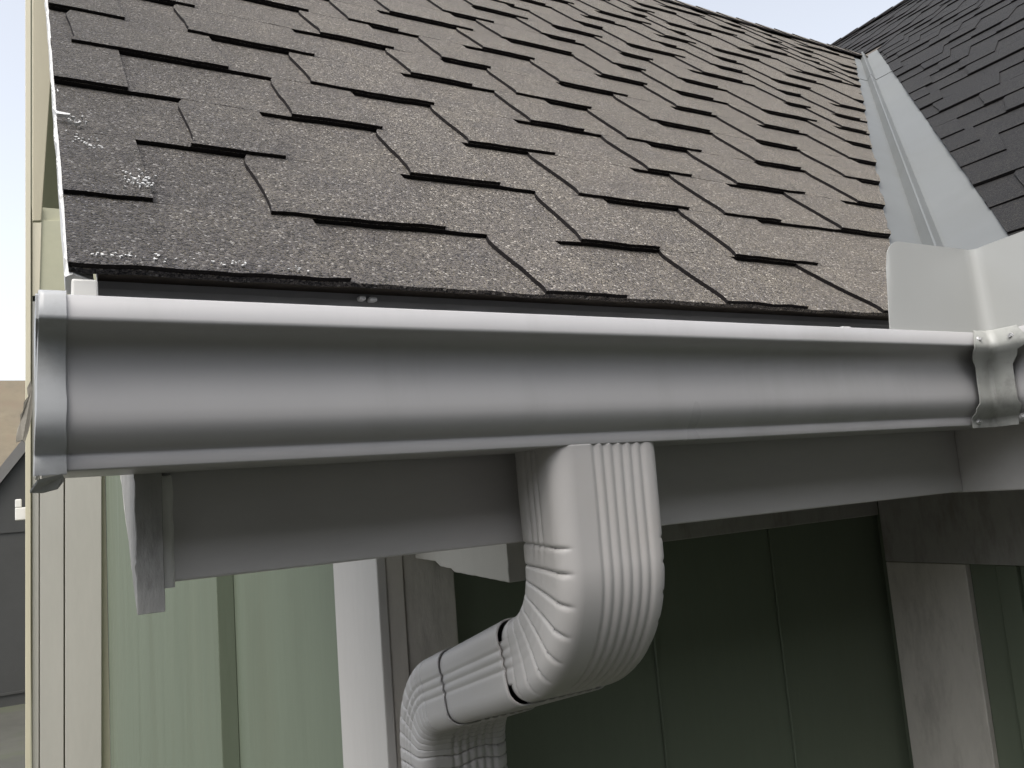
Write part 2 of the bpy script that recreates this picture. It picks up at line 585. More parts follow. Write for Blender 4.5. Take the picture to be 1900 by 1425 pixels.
def pos2(x, s, h):
    return roof2(-x, s, h * 0.75)


k = 0
while s_list2[k] < R2S - 0.05:
    s0, s1 = s_list2[k], min(s_list2[k + 1], R2S)
    y1 = lim2((s0 + s1) / 2)
    # run along -Y: local x = -y, from -ylim to -YN
    lo = -y1

    def fl2(s):
        return -lim2(min(s, R2S))
    if k:
        laid2 = stacked(rng, laid2, 0, 0)
        if laid2[0][0] > -9.2:
            laid2 = [(laid2[0][0] - 0.45, laid2[0][0] - 0.46, laid2[0][0] - 0.2, laid2[0][0] - 0.2)] + laid2
        if laid2[-1][2] < 2.2:
            laid2 = laid2 + [(laid2[-1][2] + 0.2, laid2[-1][2] + 0.19, laid2[-1][2] + 0.45, laid2[-1][2] + 0.45)]
    teeth = [t for t in laid2 if lo < t[2] and t[0] < -YN]
    sl_ = (fl2(s1) - fl2(s0)) if abs(fl2(s1) - fl2(s0)) < 1 else 0
    # sheared so that the cut end follows the valley
    base0 = fl2(s0)

    def pos_sh(x, s, h, s0=s0, s1=s1, sl_=sl_, base0=base0):
        w = max(0.0, 1 - (x - base0) / 0.9)
        return pos2(x + sl_ * w * (s - s0) / (s1 - s0), s, h)
    shingle_course(mb, s0, s1, base0, lambda s: -YN, teeth, pos_sh, k * 2.11 + 40, step=0.04, endwob=0.003)
    k += 1
ia = [mb.vert(*roof2(y, s, -0.002)) for (y, s) in ((YN, 0.03), (EY, 0.03), (4.1, (RIDGE_S * S1) / S2), (9.0, (RIDGE_S * S1) / S2), (9.0, R2S), (YN, R2S))]
mb.face(ia, 2)
ib = [mb.vert(*roof2(y, s, -0.035)) for (y, s) in ((YN, 0.03), (EY, 0.03), (4.1, (RIDGE_S * S1) / S2), (9.0, (RIDGE_S * S1) / S2), (9.0, R2S), (YN, R2S))]
mb.face(ib[::-1], 2)
for i in range(6):
    j = (i + 1) % 6
    mb.face((ia[i], ib[i], ib[j], ia[j]), 2)
# far side of the charcoal roof
p = roof2(0, R2S, 2 * T)
i = [mb.vert(p[0], YN, p[2]), mb.vert(p[0], 9.0, p[2]), mb.vert(p[0] + 6, 9.0, p[2] - 6 * T2), mb.vert(p[0] + 6, YN, p[2] - 6 * T2)]
mb.face(i, 0)
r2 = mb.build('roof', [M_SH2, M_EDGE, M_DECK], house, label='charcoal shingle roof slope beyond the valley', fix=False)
mb = MB()
p = roof2(0, R2S, 3 * T)
y = YN
while y < 9:
    for sgn in (1, -1):
        rows = [[(p[0], y + u, p[2] + l), (p[0] - sgn * 0.13, y + u, p[2] + l - 0.13 * T2 + 0.004)] for (u, l) in ((0, 0.02), (0.26, 0.008))]
        mb.grid(rows, 0)
        mb.grid([rows[0], [(q[0], q[1], q[2] - 0.014) for q in rows[0]]], 1)
        mb.grid([[r[1] for r in rows], [(r[1][0], r[1][1], r[1][2] - 0.012) for r in rows]], 1)
    y += 0.22
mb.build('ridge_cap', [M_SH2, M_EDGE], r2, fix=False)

# --- valley metal: two wings and a standing V rib, in two lapped lengths
def valley_piece(t0, t1, lift):
    mb = MB()
    rows = []
    m = 40
    for i in range(m + 1):
        t = t0 + (t1 - t0) * i / m          # run in Y from the eave
        vx, vy, vz = VX + 1.3806 * t, EY + t, EZ + 1.0056 * t
        w = 0.0012 * nz(t * 6, lift * 50, 1.1)
        row = []
        # left wing lies on the brown roof (X decreasing at constant slope distance)
        for dx in (-0.36, -0.2, -0.10, -0.045):
            row.append((vx + dx, vy, vz + 0.003 + lift + w))
        row.append((vx - 0.006, vy, vz + 0.056 + lift))
        row.append((vx + 0.004, vy, vz + 0.058 + lift))
        for dy in (-0.033, -0.08, -0.16, -0.34):
            row.append((vx, vy + dy, vz + 0.003 + lift + w))
        rows.append(row)
    mb.grid(rows, 0, False)
    return mb


vf = valley_piece(0.015, 2.28, 0.0).build('valley_flashing', M_VALLEY, house, solid=0.003, label='grey galvanised metal lining of the valley between both roofs')
valley_piece(2.25, 3.06, 0.004).build('upper_length', M_VALLEY, vf, solid=0.003)

# --- drip edge, rake trim, fascia, barge
mb = MB()
prof = [(1.215, 0.322), (1.186, 0.3165), (1.184, 0.306), (1.186, 0.262), (1.176, 0.252)]
rows = [[(x, y + 0.002 * nz(x * 4, 1, 1), z) for (y, z) in prof] for x in [0.07 + 1.82 * i / 60 for i in range(61)]]
mb.grid(rows)
mb.build('drip_edge', M_DRIP, house, solid=0.002)
mb = MB()
rr = random.Random(3)
m = 420
rows = []
for i in range(m + 1):
    s = -0.004 + (RIDGE_S + 0.004) * i / m
    jag = 0.0075 * max(0, nz(s * 21, 2.2, 1)) + 0.005 * max(0, nz(s * 75, 5.2, 1)) + (0.006 if 0.37 < s < 0.40 else 0)
    rows.append([roof1(XR - 0.004 - 0.002 * nz(s * 9, 1, 3), s, -0.020), roof1(XR - 0.003 - 0.003 * nz(s * 12, 4, 3) - 0.005 * abs(nz(s * 55, 4, 8)), s, 0.004 + 0.004 * nz(s * 70, 1, 8)), roof1(XR + 0.002 + jag * 0.6, s, 0.8 * T + jag), roof1(XR + 0.028, s, -0.002), roof1(XR + 0.028, s, -0.022)])
mb.grid(rows, 0, closed=True)
mb.face(range(5))
mb.build('rake_trim', M_TRIM, house, label='white rake edging with ragged flaking paint')
mb = MB()
# torn paint splinter standing over the rake
pts = [(XR - 0.006, 0.498), (XR + 0.0, 0.489), (XR + 0.018, 0.486), (XR + 0.017, 0.480), (XR - 0.002, 0.478)]
a = [mb.vert(*roof1(px, ps, 0.030)) for px, ps in pts]
b = [mb.vert(*roof1(px, ps, 0.024)) for px, ps in pts]
mb.face(a); mb.face(b[::-1])
for i in range(5):
    mb.face((a[i], b[i], b[(i + 1) % 5], a[(i + 1) % 5]))
mb.build('paint_splinter', M_TRIM, bpy.data.objects['rake_trim'])
mb = MB()
mb.box(0.050, 0.080, 1.150, 1.180, 0.255, 0.309)
mb.build('trim_end', M_WHITE, house, bevel=0.003)


def barge_poly(y0, bot, top_off, ln):
    """plumb-cut board following the rake, in (Y, Z)"""
    zt = EZ + (y0 - EY) * T1 - top_off
    return [(y0, bot), (y0 + ln, bot + ln * T1), (y0 + ln, zt + ln * T1), (y0, zt)]


def wob_board(mb, poly, x0, x1, amp, seed):
    """board with rough edges: the (Y,Z) outline is subdivided and jittered"""
    out = []
    nn = len(poly)
    for i in range(nn):
        a, b = Vector(poly[i]), Vector(poly[(i + 1) % nn])
        m = max(1, int((b - a).length / 0.006)) if (b - a).length < 0.8 else 300
        for j in range(m):
            q = a.lerp(b, j / m)
            if j == 0:
                out.append((q.x, q.y))
            else:
                out.append((q.x + amp * nz(q.x * 60, q.y * 60, seed), q.y + amp * nz(q.x * 60, q.y * 60, seed + 5)))
    # front end gets its own roughness in X
    A = [mb.vert(x0 + amp * (1.2 * nz(p[1] * 60, seed, 2) + 0.9 * nz(p[1] * 170, seed, 5)), p[0], p[1]) for p in out]
    B = [mb.vert(x1 + amp * 0.4 * nz(p[1] * 50, seed, 9), p[0], p[1]) for p in out]
    mb.face(A[::-1]); mb.face(B)
    for i in range(len(out)):
        j = (i + 1) % len(out)
        mb.face((A[i], A[j], B[j], B[i]))


mb = MB()
wob_board(mb, barge_poly(1.195, -0.115, 0.045, 2.99), 0.121, 0.1545, 0.0013, 3.3)
mb.build('barge_board', M_BARGE, house, bevel=0.0012, label='grey painted barge board end hanging below the fascia')
FY = 1.212
mb = MB()
rows = []
for i in range(61):
    x = 0.157 + (1.905 - 0.157) * i / 60
    w = 0.0012 * nz(x * 3, 8, 1)
    rows.append([(x, FY + w, 0.30), (x, FY + w, -0.0795), (x, FY + 0.036, -0.0795), (x, FY + 0.036, 0.30)])
mb.grid(rows, 0, closed=True)
mb.face([0, 1, 2, 3]); mb.face([len(mb.v) - 4 + i for i in range(4)])
mb.build('fascia', M_FASC, house, bevel=0.003)
mb = MB()
mb.box(1.906, 1.94, -2.2, FY + 0.03, -0.082, 0.30)
mb.build('fascia', M_FASC, house, bevel=0.003)
# caulk bead in the corner of barge and fascia
mb = MB()
rows = []
for i in range(25):
    z = 0.06 - 0.146 * i / 24
    rr_ = 0.010 + 0.003 * nz(z * 40, 1, 1)
    rows.append([(0.1555 + rr_ * 1.4 * math.cos(a) * (1.2 if j > 2 else 1), FY - rr_ * 0.8 * math.sin(a), z + 0.002 * nz(z * 70, j, 2)) for j, a in enumerate((0.0, 0.4, 0.8, 1.2, 1.57))])
mb.grid(rows, 0, True)
mb.build('caulk_bead', M_CAULK, house)
mb = MB()
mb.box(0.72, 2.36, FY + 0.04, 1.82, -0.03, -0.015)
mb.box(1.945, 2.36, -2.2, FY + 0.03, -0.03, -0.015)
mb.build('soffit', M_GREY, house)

# --- walls
# unseen wing behind the camera, added to keep low front light off the eave
mb = MB()
mb.box(-14, 7, -7.0, -4.7, GZ, 2.7)
mb.build('blocker_wall', M_BLOCKER, house)
mb = MB()
mb.prism([(-4.3, 2.5), (-5.85, 3.8), (-7.4, 2.5), (-7.4, 2.7), (-5.85, 4.05), (-4.3, 2.7)], 'x', -14.3, 7.3)
mb.build('blocker_roof', M_SH2, house)
mb = MB()
mb.prism([(0.72, GZ), (2.45, GZ), (2.45, -0.012), (0.72, -0.012)], 'y', 1.83, 1.95)
mb.build('wall', M_SAGE, house, label='sage wall in deep shade under the eave')
mb = MB()
mb.prism([(1.951, GZ), (9.4, GZ), (9.4, 1.75), (5.62, 1.85), (4.2, 3.28), (1.951, 1.02)], 'x', 0.69, 0.78)
mb.build('wall', M_SAGE, house, label='sage gable end wall catching daylight')
mb = MB()
mb.prism([(-2.2, GZ), (1.829, GZ), (1.829, -0.014), (-2.2, -0.014)], 'x', 2.392, 2.5)
mb.build('wall', M_SAGE, house, label='sage wall turning the inner corner')


def board(name, x0, x1, y0, y1, z0, z1, mat, label=None, bevel=0.003, parent=None):
    m_ = MB()
    m_.box(x0, x1, y0, y1, z0, z1)
    return m_.build(name, mat, parent or house, label=label, bevel=bevel)


board('corner_board', 0.667, 0.6895, 1.80, 2.11, GZ, 0.6, M_TRIM2, 'pale grey corner board on the gable side')
board('corner_board', 0.690, 0.731, 1.803, 1.829, GZ, -0.016, M_POST)
board('corner_board', 0.734, 0.858, 1.808, 1.829, GZ, -0.1, M_POST, 'weathered grey corner board with nail holes')
board('batten', 0.6254, 0.6895, 3.425, 3.80, GZ, 2.2, M_SAGE, 'wide sage batten on the gable wall')
board('batten', 1.432, 1.440, 1.822, 1.8295, GZ, -0.165, M_SAGE)
board('batten', 1.895, 1.903, 1.822, 1.8295, GZ, -0.165, M_SAGE)
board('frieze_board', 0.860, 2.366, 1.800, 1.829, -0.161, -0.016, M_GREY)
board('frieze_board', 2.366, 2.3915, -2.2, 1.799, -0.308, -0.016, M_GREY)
board('corner_board', 2.368, 2.3915, 1.535, 1.80, GZ, -0.3095, M_POST, 'grey inside corner board below the frieze')
board('batten', 2.372, 2.3915, 1.39, 1.45, GZ, -0.3095, M_SAGE)
board('batten', 2.372, 2.3915, 0.75, 0.81, GZ, -0.3095, M_SAGE)
# rough cut lookout block under the eave
mb = MB()
wob_board(mb, [(1.37, -0.030), (1.372, -0.160), (1.60, -0.150), (1.615, -0.143), (1.665, -0.141), (1.69, -0.131), (1.80, -0.127), (1.80, -0.03)], 0.760, 0.80, 0.0010, 8.1)
mb.build('lookout_block', M_CREAM, house, bevel=0.002)

# ------------------------------------------------------------------ gutter
gut = empty('gutter', 'pale grey enamelled metal gutter turning the inner corner below the roofs', 'gutter', (0.02, 1.0, 0.06))
# profile: (offset from the front, height)
GP = [(0.036, 0.236), (0.033, 0.247), (0.027, 0.2525), (0.018, 0.2540), (0.0110, 0.2530), (0.0050, 0.2500), (0.0010, 0.2275), (0.0005, 0.2235), (0.0030, 0.2210),
      (0.012, 0.2195), (0.022, 0.2150), (0.0300, 0.208), (0.0355, 0.199), (0.0385, 0.189), (0.0395, 0.179), (0.0390, 0.167), (0.0375, 0.154), (0.0358, 0.141),
      (0.0345, 0.129), (0.0345, 0.118), (0.0370, 0.108), (0.0420, 0.0990), (0.0480, 0.0915), (0.0535, 0.086), (0.0575, 0.0830),
      (0.0580, 0.0815), (0.0570, 0.0790), (0.0560, 0.0655), (0.0570, 0.0640), (0.0590, 0.0634), (0.195, 0.0634), (0.200, 0.066), (0.200, 0.246)]


def trough(axis):
    mb = MB()
    rows = []
    n = 90
    for i in range(n + 1):
        row = []
        for (o, z) in GP:
            if axis == 'x':
                x0, x1 = 0.0165, XC + o
                x = x0 + (x1 - x0) * i / n
                w = 0.0018 * nz(x * 3.0, z * 4, 0.5) + 0.0007 * nz(x * 9, z * 9, 4)
                row.append((x, 1.0 + o + w * (o < 0.1), z + 0.0010 * nz(x * 2.2, 7, 7)))
            else:
                y0, y1 = 1.0 + o, -2.2
                y = y0 + (y1 - y0) * i / n
                w = 0.0012 * nz(y * 3.0, z * 4, 3.5)
                row.append((XC + o + w * (o < 0.1), y, z))
        rows.append(row)
    mb.grid(rows, 0, True)
    return mb


trough('x').build('trough', M_GUT, gut, solid=0.003, fix=True)
trough('y').build('trough', M_GUT, gut, solid=0.003, fix=True, label='gutter run turning towards the viewer')

# end cap: flange folded round the profile, plate closing the end
mb = MB()
rows = []
FR = [p for p in GP[2:29]]
for j, x in enumerate((0.0125, 0.0135, 0.018, 0.028, 0.0385)):
    row = []
    for (o, z) in FR:
        e = 0.004 if z > 0.2 else 0.0045
        up = 0.003 if z > 0.25 else 0.0
        wob = 0.0016 * nz(z * 40, 3, 1) if j == 4 else 0.0008 * nz(z * 25, j, 1)
        row.append((x + wob - 0.006 * (0.25 - z) / 0.19 * (j < 2), 1.0 + o - e - (0.0008 * nz(z * 30, j, 4)) + (0.003 if j == 0 else 0), z + up - (0.004 if z < 0.066 else 0)))
    rows.append(row)
mb.grid(rows, 0, True)
cap = mb.build('end_cap', M_CAP, gut, crisp=60, solid=0.0025, label='grey end cap folded over the left end')
mb = MB()
mb.prism([(1.0 + o + 0.002, z) for (o, z) in GP[1:]], 'x', 0.0095, 0.0125)
mb.build('cap_plate', M_CAP, cap)
# torn flap left of the cap and the bent tab under it
mb = MB()
fl_ = [at(px, py, 1.16) for px, py in ((57, 708), (50, 722), (52, 738), (44, 748), (43, 764), (37, 772), (38, 784), (33, 796), (30, 812), (30, 822), (42, 818), (46, 822), (53, 800), (60, 770), (60, 720))]
a = [mb.vert(p.x, 1.150 + 0.006 * nz(p.z * 50, 1, 1), p.z) for p in fl_]
b = [mb.vert(p.x, 1.157 + 0.006 * nz(p.z * 50, 1, 1), p.z) for p in fl_]
mb.face(a); mb.face(b[::-1])
for i in range(len(fl_)):
    j = (i + 1) % len(fl_)
    mb.face((a[i], b[i], b[j], a[j]))
mb.build('torn_flap', M_TORN, cap, label='torn brown tin flap sticking out behind the cap')
mb = MB()
tb = [(0.0035, 1.062, 0.0455), (0.0105, 1.045, 0.0555), (0.034, 1.040, 0.0600), (0.036, 1.045, 0.0560), (0.030, 1.052, 0.0475), (0.016, 1.062, 0.0445)]
a = [mb.vert(*p) for p in tb]
b = [mb.vert(p[0], p[1] + 0.003, p[2] - 0.003) for p in tb]
mb.face(a); mb.face(b[::-1])
for i in range(6):
    j = (i + 1) % 6
    mb.face((a[i], b[i], b[j], a[j]))
mb.build('bent_tab', M_CAP, cap)

# strap over the inner mitre: follows the fronts of both runs, a little proud and flatter
def strap_prof():
    return [(0.010, 0.2560), (0.005, 0.2520), (-0.0045, 0.228), (-0.0050, 0.2185), (0.003, 0.209), (0.012, 0.197), (0.020, 0.182), (0.0225, 0.168), (0.0235, 0.152), (0.0225, 0.135), (0.022, 0.12), (0.0235, 0.107), (0.030, 0.0975), (0.037, 0.089), (0.046, 0.0805), (0.0505, 0.077), (0.0505, 0.0635), (0.0515, 0.0585)]


mb = MB()
rows = []
for (o, z) in strap_prof():
    wl = 0.0635 + 0.004 * nz(z * 16, 1, 1) - (0.010 if 0.10 < z < 0.19 else 0) + (0.010 if z < 0.085 else 0)
    wr = 0.0560 + 0.004 * nz(z * 16, 6, 1) - (0.008 if 0.10 < z < 0.19 else 0)
    if z > 0.215:
        wl, wr = 0.062 - (0.012 if z > 0.25 else 0), 0.075 - (0.012 if z > 0.25 else 0)
    cx, cy = XC + o, 1.0 + o
    dent = 0.0045 * math.exp(-((z - 0.142) / 0.008) ** 2)
    row = []
    for i in range(9):
        t = i / 8
        row.append((cx - wl * (1 - t) , cy + dent * math.exp(-((t - 0.55) / 0.3) ** 2), z))
    # rounded fold and the leg on the other run
    for i in range(1, 9):
        t = i / 8
        row.append((cx + 0.0, cy - wr * t, z))
    row[8] = (cx - 0.004, cy - 0.004, z)
    rows.append(row)
mb.grid(rows, 0, True)
st = mb.build('corner_strap', M_STRAP, gut, crisp=60, solid=0.0018, label='bent metal strap screwed over the inner corner joint')


def screw(px, dirx, z, off):
    mb = MB()
    r = 0.0052
    n = 12
    for (d0, d1, rr1, rr2, cnt) in ((0.0, 0.0022, r * 1.25, r * 1.1, 12), (0.0022, 0.0068, r * 0.8, r * 0.7, 6)):
        A, B = [], []
        for i in range(cnt):
            a = 6.2832 * i / cnt + 0.3
            for (d, rad, lst) in ((d0, rr1, A), (d1, rr2, B)):
                u, w = rad * math.cos(a), rad * math.sin(a)
                if dirx == 'y':
                    lst.append(mb.vert(px + u, 1.0 + off - d, z + w))
                else:
                    lst.append(mb.vert(XC + off - d, px + u, z + w))
        mb.face(B)
        mb.face(A[::-1])
        for i in range(cnt):
            j = (i + 1) % cnt
            mb.face((A[i], A[j], B[j], B[i]))
    mb.build('screw', M_SCREW, st)


screw(XC - 0.043, 'y', 0.236, -0.002)
screw(XC - 0.004, 'y', 0.071, 0.048)
screw(0.955, 'x', 0.236, -0.002)
screw(0.985, 'x', 0.073, 0.048)
# hanger clip tips peeping over the lip
for (x, y, z, w) in ((0.078, 1.10, 0.262, 0.008), (0.455, 1.172, 0.3035, 0.006), (0.438, 1.172, 0.3045, 0.005), (1.335, 1.03, 0.2535, 0.012)):
    mb = MB()
    mb.box(x - w, x + w, y, y + 0.02, z, z + 0.0065)
    mb.build('hanger_clip', M_TRIM, gut, bevel=0.002)

# ------------------------------------------------------------------ splash guard
mb = MB()
pts_top = 0.4375
rows = []
outl = []
nx = 26
xl = 1.436
for i in range(nx + 1):
    x = xl + (XC - 0.010 - xl) * i / nx
    d = (x - xl)
    r = 0.06
    top = pts_top - (r - math.sqrt(max(0, r * r - (r - d) ** 2)) if d < r else 0)
    outl.append((x, top))
cols = []
for i, (x, top) in enumerate(outl):
    col = []
    for j in range(9):
        t = j / 8
        z = 0.2535 + (top - 0.2535) * t
        lean = 0.012 * t + 0.002 * nz(x * 5, z * 6, 2)
        col.append((x + 0.030 * t * (1 - i / nx), 1.0135 + lean, z))
    cols.append(col)
for k_ in range(1, 5):
    an = math.radians(18 * k_)
    col = []
    for j in range(9):
        t = j / 8
        z = 0.2535 + (pts_top - 0.2535) * t
        rr_ = 0.022
        bx, by = XC + 0.0135 + 0.012 * t - rr_, 1.0135 + 0.012 * t - rr_
        col.append((bx + rr_ * math.sin(an), by + rr_ * math.cos(an), z))
    cols.append(col)
for k_ in range(1, 24):
    y = 1.015 - 0.030 * k_
    col = []
    for j in range(9):
        t = j / 8
        z = 0.2475 + (pts_top + 0.012 * min(1, k_ / 6) - 0.2475) * t
        lean = 0.012 * t + 0.002 * nz(y * 5, z * 6, 4)
        col.append((XC + 0.0135 + lean, y + 0.012 * t, z))
    cols.append(col)
mb.grid(cols, 0, True)
mb.build('splash_guard', M_GUARD, None, label='bent pale metal splash guard standing on the gutter corner below the valley', cat='splash guard', solid=0.0016, crisp=50)

# ------------------------------------------------------------------ downspout
dsp = empty('downspout', 'ribbed pale metal downspout with two elbows hanging from the gutter', 'downspout', (0.75, 1.09, GZ))
DX0, DX1, DD = 0.684, 0.882, 0.137


def section():
    """(u, v, corrugation weight, tag) round the rectangular section; u across X, v along depth (front = -)"""
    hw, hd, r = (DX1 - DX0) / 2, DD / 2, 0.028
    pts = []

    def line(p, q, n, ribs, nrm, lo, hi):
        for i in range(n):
            t = i / n
            u, v = p[0] + (q[0] - p[0]) * t, p[1] + (q[1] - p[1]) * t
            c = 0.0
            if ribs and lo < t < hi:
                c = math.sin((t - lo) / (hi - lo) * ribs * math.pi) ** 2
            pts.append((u, v, nrm[0] * c, nrm[1] * c))

    def arc(cx, cy, a0, n):
        for i in range(n):
            a = a0 + (math.pi / 2) * i / n
            pts.append((cx + r * math.cos(a), cy + r * math.sin(a), 0, 0))
    line((-hw + r, -hd), (hw - r, -hd), 110, 6, (0, 1), 0.22, 0.985)
    arc(hw - r, -hd + r, -math.pi / 2, 6)
    line((hw, -hd + r), (hw, hd - r), 36, 3, (-1, 0), 0.15, 0.85)
    arc(hw - r, hd - r, 0, 6)
    line((hw - r, hd), (-hw + r, hd), 40, 4, (0, -1), 0.1, 0.9)
    arc(-hw + r, hd - r, math.pi / 2, 6)
    line((-hw, hd - r), (-hw, -hd + r), 44, 3, (1, 0), 0.12, 0.72)
    arc(-hw + r, -hd + r, math.pi, 8)
    return pts


SEC = section()
RIB = 0.0027
# centre line in the Y-Z plane
Bp, Cp = Vector((1.1286, -0.2323)), Vector((1.7137, -0.4145))


def fillet(A, B, C, r, n):
    d0, d1 = (A - B).normalized(), (C - B).normalized()
    ang = math.acos(max(-1, min(1, d0.dot(d1))))
    tl = r / math.tan(ang / 2)
    p0, p1 = B + d0 * tl, B + d1 * tl
    bis = (d0 + d1).normalized()
    ctr = B + bis * (r / math.sin(ang / 2))
    out = []
    a0 = math.atan2(p0.y - ctr.y, p0.x - ctr.x)
    a1 = math.atan2(p1.y - ctr.y, p1.x - ctr.x)
    da = (a1 - a0 + math.pi) % (2 * math.pi) - math.pi
    for i in range(n + 1):
        a = a0 + da * i / n
        out.append(Vector((ctr.x + r * math.cos(a), ctr.y + r * math.sin(a))))
    return out


def resample(pl, ds):
    out = [pl[0]]
    acc = 0
    for a, b in zip(pl, pl[1:]):
        l = (b - a).length
        m = max(1, int(l / ds))
        for i in range(1, m + 1):
            out.append(a.lerp(b, i / m))
    return out


def sweep(path, name, crimp_rng, ncr, mode, sc0, sc1, label=None, amp=0.0046, pinch=False):
    """mode 'front' keeps the front ribs smooth (crimps on sides and back); 'all' crimps the front too"""
    L_ = [0.0]
    for a, b in zip(path, path[1:]):
        L_.append(L_[-1] + (b - a).length)
    tot = L_[-1]
    mb = MB()
    rows = []
    cr = [crimp_rng[0] + (crimp_rng[1] - crimp_rng[0]) * (i + 0.5) / ncr for i in range(ncr)] if ncr else []
    gap = (crimp_rng[1] - crimp_rng[0]) / ncr if ncr else 1
    for i, p in enumerate(path):
        a = path[max(0, i - 1)]
        b = path[min(len(path) - 1, i + 1)]
        t = (b - a).normalized()
        nrm = Vector((-t.y, t.x))            # for t pointing down (0,-1) this is +Y
        s = L_[i]
        k_ = sc0 + (sc1 - sc0) * (s / tot)
        row = []
        for (u, v, cu, cv) in SEC:
            ribk = RIB
            back = (v + DD / 2) / DD         # 0 at the front, 1 at the back
            if mode == 'front':
                w = max(0.0, min(1.0, (back - 0.02) / 0.10))
                sj = s + 0.018 * (0.5 - back) * 0 + 0.010 * back
            else:
                w = 1.0
                sj = s + 0.004 * math.sin(u * 60)
            d = 0.0
            for c in cr:
                x = (sj - c) / gap
                if -1.0 < x < 1.0:
                    # steep lip one way, soft slope the other
                    d += amp * (math.exp(-(x / 0.05) ** 2) if x < 0 else math.exp(-(x / 0.11) ** 2)) * w
            if mode == 'front' and cr and abs(u) > (DX1 - DX0) / 2 - 0.02:
                inside = min(1.0, max(0.0, (s - crimp_rng[0]) / 0.03)) * min(1.0, max(0.0, (crimp_rng[1] - s) / 0.03))
                ribk = RIB * (1 - 0.85 * inside)
            uu = (u + cu * ribk) * k_ - d * (1 if u > 0 else -1) * (abs(u) > (DX1 - DX0) / 2 - 0.029)
            vv = (v + cv * ribk) * k_ - d * (1 if v > 0 else -1) * (abs(v) > DD / 2 - 0.029)
            if pinch and s > tot - 0.035 and abs(u) > (DX1 - DX0) / 2 - 0.032 and abs(v) > DD / 2 - 0.032:
                f_ = ((s - tot + 0.035) / 0.035) ** 2 * 0.010
                uu -= f_ * (1 if u > 0 else -1)
                vv -= f_ * (1 if v > 0 else -1)
            wob = 0.0009 * nz(u * 18, v * 18, s * 9 + 3)
            row.append(((DX0 + DX1) / 2 + uu + wob, p.x + nrm.x * vv, p.y + nrm.y * vv))
        rows.append(row)
    mb.grid(rows, 0, True, closed=True)
    return mb.build(name, M_DSP, dsp, label=label, solid=0.003, off=1)


arc1 = fillet(Vector((1.1286, 0.2)), Bp, Cp, 0.160, 110)
arc2 = fillet(Bp, Cp, Vector((1.7137, -2)), 0.129, 90)
dr = (Cp - Bp).normalized()
e1 = arc1[-1] + dr * 0.048
e2 = arc2[0] - dr * 0.105
path1 = resample([Vector((1.1286, 0.0655))] + [arc1[0]], 0.0025) + arc1[1:] + resample([arc1[-1], e1], 0.0025)[1:]
l0 = 0.0655 - arc1[0].y
sweep(path1, 'elbow', (l0 - 0.045, l0 + 0.235), 8, 'front', 1.0, 0.955, 'upper elbow bending back towards the wall', pinch=True)
sweep(resample([e1 - dr * 0.012, e2 + dr * 0.03], 0.01), 'pipe', (0, 1), 0, 'front', 1.005, 0.955)
path2 = resample([e2, arc2[0]], 0.0025) + arc2[1:] + resample([arc2[-1], Vector((1.7137, -0.74))], 0.0025)[1:]
sweep(path2, 'elbow', (0.085, 0.36), 11, 'all', 1.01, 0.985, 'lower elbow turning down the wall', amp=0.0065)
sweep(resample([Vector((1.7137, -0.69)), Vector((1.7137, GZ + 0.1))], 0.05), 'pipe', (0, 1), 0, 'front', 0.955, 0.955)

# ------------------------------------------------------------------ side wing beyond the gable
wing = empty('side_building', 'cream trimmed building wing rising behind the left end of the gutter', 'building', (0.35, 8.8, GZ))
WY = 9.4


def wpoly(pix, y0, y1, name, mat, label=None, wy=None, par=None):
    pts = [at(px, py, wy or WY) for px, py in pix]
    m_ = MB()
    m_.prism([(p.x, p.z) for p in pts], 'y', y0, y1)
    return m_.build(name, mat, par or wing, label=label, bevel=0.004)


zt = at(60, -60, WY).z
m_ = MB()
m_.box(0.03, 0.69, WY + 0.06, WY + 3, GZ, zt + 0.6)
m_.build('wall', M_OLIVE, wing)
wpoly([(47, -80), (57, -80), (57, 2200), (47, 2200)], WY - 0.03, WY + 0.05, 'corner_trim', M_CREAMY)
wpoly([(60, -14), (111, -14), (97, 110), (77, 410), (60, 410)], 4.60, 4.63, 'rear_rake_board', M_CREAMY, 'yellowed cream tapering board under the rear rake', 4.6, house)
wpoly([(60, 380), (78, 380), (73, 560), (60, 560)], WY + 0.0, WY + 0.05, 'rake_board', M_CREAMY)
wpoly([(73, 408), (200, 408), (200, 760), (73, 760)], WY + 0.02, WY + 0.055, 'gable_panel', M_OLIVE, 'sunlit panel under the shaded siding')
wpoly([(60, 548), (72, 548), (72, 2200), (60, 2200)], WY + 0.0, WY + 0.05, 'corner_trim', M_CREAM)
wpoly([(74, 720), (118, 720), (118, 2200), (74, 2200)], WY - 0.01, WY + 0.05, 'trim_board', M_CREAM)
wpoly([(121, 720), (188, 720), (188, 2200), (121, 2200)], WY - 0.02, WY + 0.05, 'trim_board', M_CREAM)
q = at(39, 945, WY)
m_ = MB()
m_.box(q.x - 0.05, 0.028, WY + 0.08, WY + 0.2, q.z - 0.10, q.z + 0.02)
m_.box(q.x - 0.05, q.x + 0.005, WY + 0.08, WY + 0.2, q.z + 0.02, q.z + 0.10)
m_.build('vent_hood', M_WHITE, wing, bevel=0.008)

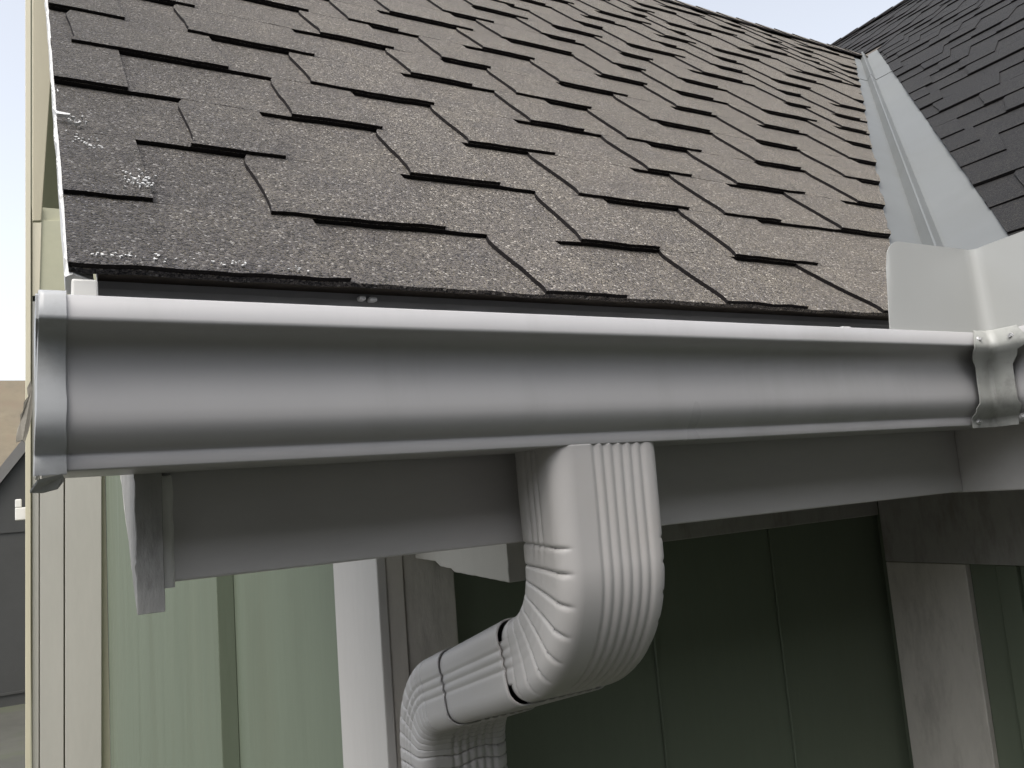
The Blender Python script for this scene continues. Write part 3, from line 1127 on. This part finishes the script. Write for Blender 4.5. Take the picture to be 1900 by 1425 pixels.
# ------------------------------------------------------------------ neighbours far left
nb = empty('neighbour_house', 'far brown roofed house at the left edge of the view', 'house', at(20, 900, 34) * 1.0)
NYD = 34.0
t0, t1 = at(0, 706, NYD), at(48, 704, NYD)
m_ = MB()
zr, zb = t0.z, t0.z - 5.2
for (a, b) in (((NYD, zr), (NYD - 6, zb)), ((NYD, zr), (NYD + 6, zb))):
    m_.grid([[(-14, a[0], a[1]), (6, a[0], a[1])], [(-14, b[0], b[1]), (6, b[0], b[1])]])
m_.build('roof', M_NROOF, nb, solid=0.15)
m_ = MB()
m_.box(-13.5, 5.5, NYD - 5.5, NYD + 5.5, GZ, zb + 0.3)
m_.build('wall', M_NGREY, nb)
ng = empty('neighbour_garage', 'dark grey sided gable building before the brown roofed house', 'building', (-2.5, 22, GZ))
GY = 22.0
a, b = at(-2, 902, GY), at(46, 842, GY)
sl = (b.z - a.z) / (b.x - a.x)
apex_x = b.x + 1.2
apex = b.z + sl * 1.2
lx = apex_x - 3.6
rx = apex_x + 3.6
m_ = MB()
m_.prism([(lx, GZ), (rx, GZ), (rx, apex - sl * 3.6), (apex_x, apex), (lx, apex - sl * 3.6)], 'y', GY, GY + 6)
wl_ = m_.build('wall', M_NGREY, ng)
for z_ in range(0, 20):
    zz = GZ + 0.35 + z_ * 0.62
    if zz > apex - sl * 3.6:
        break
m_ = MB()
for zz in (at(20, 984, GY).z, at(20, 1284, GY).z):
    m_.box(lx, rx, GY - 0.03, GY - 0.002, zz - 0.05, zz)
m_.build('siding_band', M_NGREY, ng)
m_ = MB()
for sg in (-1, 1):
    m_.prism([(apex_x, apex + 0.02), (apex_x + sg * 4.0, apex - sl * 4.0 + 0.02), (apex_x + sg * 4.0, apex - sl * 4.0 + 0.38), (apex_x, apex + 0.38)], 'y', GY - 0.15, GY + 6.2)
m_.build('rake_board', M_NTRIM, ng)

# bare tree beyond the roofs
tree = empty('bare_tree', 'leafless hazy tree beyond the brown roof at far left', 'tree', (-0.8, 60, GZ))
tb_ = random.Random(5)
tr = MB()
cr_ = MB()


def limb(mb, p, d, l, r, lev):
    q = p + d * l
    n = 5
    s_ = d.orthogonal().normalized()
    u_ = d.cross(s_)
    rows = []
    for (c, rad) in ((p, r), (q, r * 0.6)):
        rows.append([(c + s_ * rad * math.cos(6.283 * i / n) + u_ * rad * math.sin(6.283 * i / n)) for i in range(n)])
    mb.grid([[tuple(v) for v in r_] for r_ in rows], 0, False, True)
    if lev == 0:
        return
    for _ in range(3 if lev > 1 else 4):
        nd = (d + Vector((tb_.uniform(-0.7, 0.7), tb_.uniform(-0.7, 0.7), tb_.uniform(-0.1, 0.6)))).normalized()
        limb(cr_, p + d * l * tb_.uniform(0.55, 1.0), nd, l * tb_.uniform(0.55, 0.8), r * 0.55, lev - 1)


top = at(20, 672, 60)
limb(tr, Vector((top.x, 60, GZ)), Vector((0, 0, 1)), (top.z - GZ) * 0.34, 0.35, 5)
tr.build('trunk', M_BARK, tree)
cr_.build('crown', M_BARK, tree)
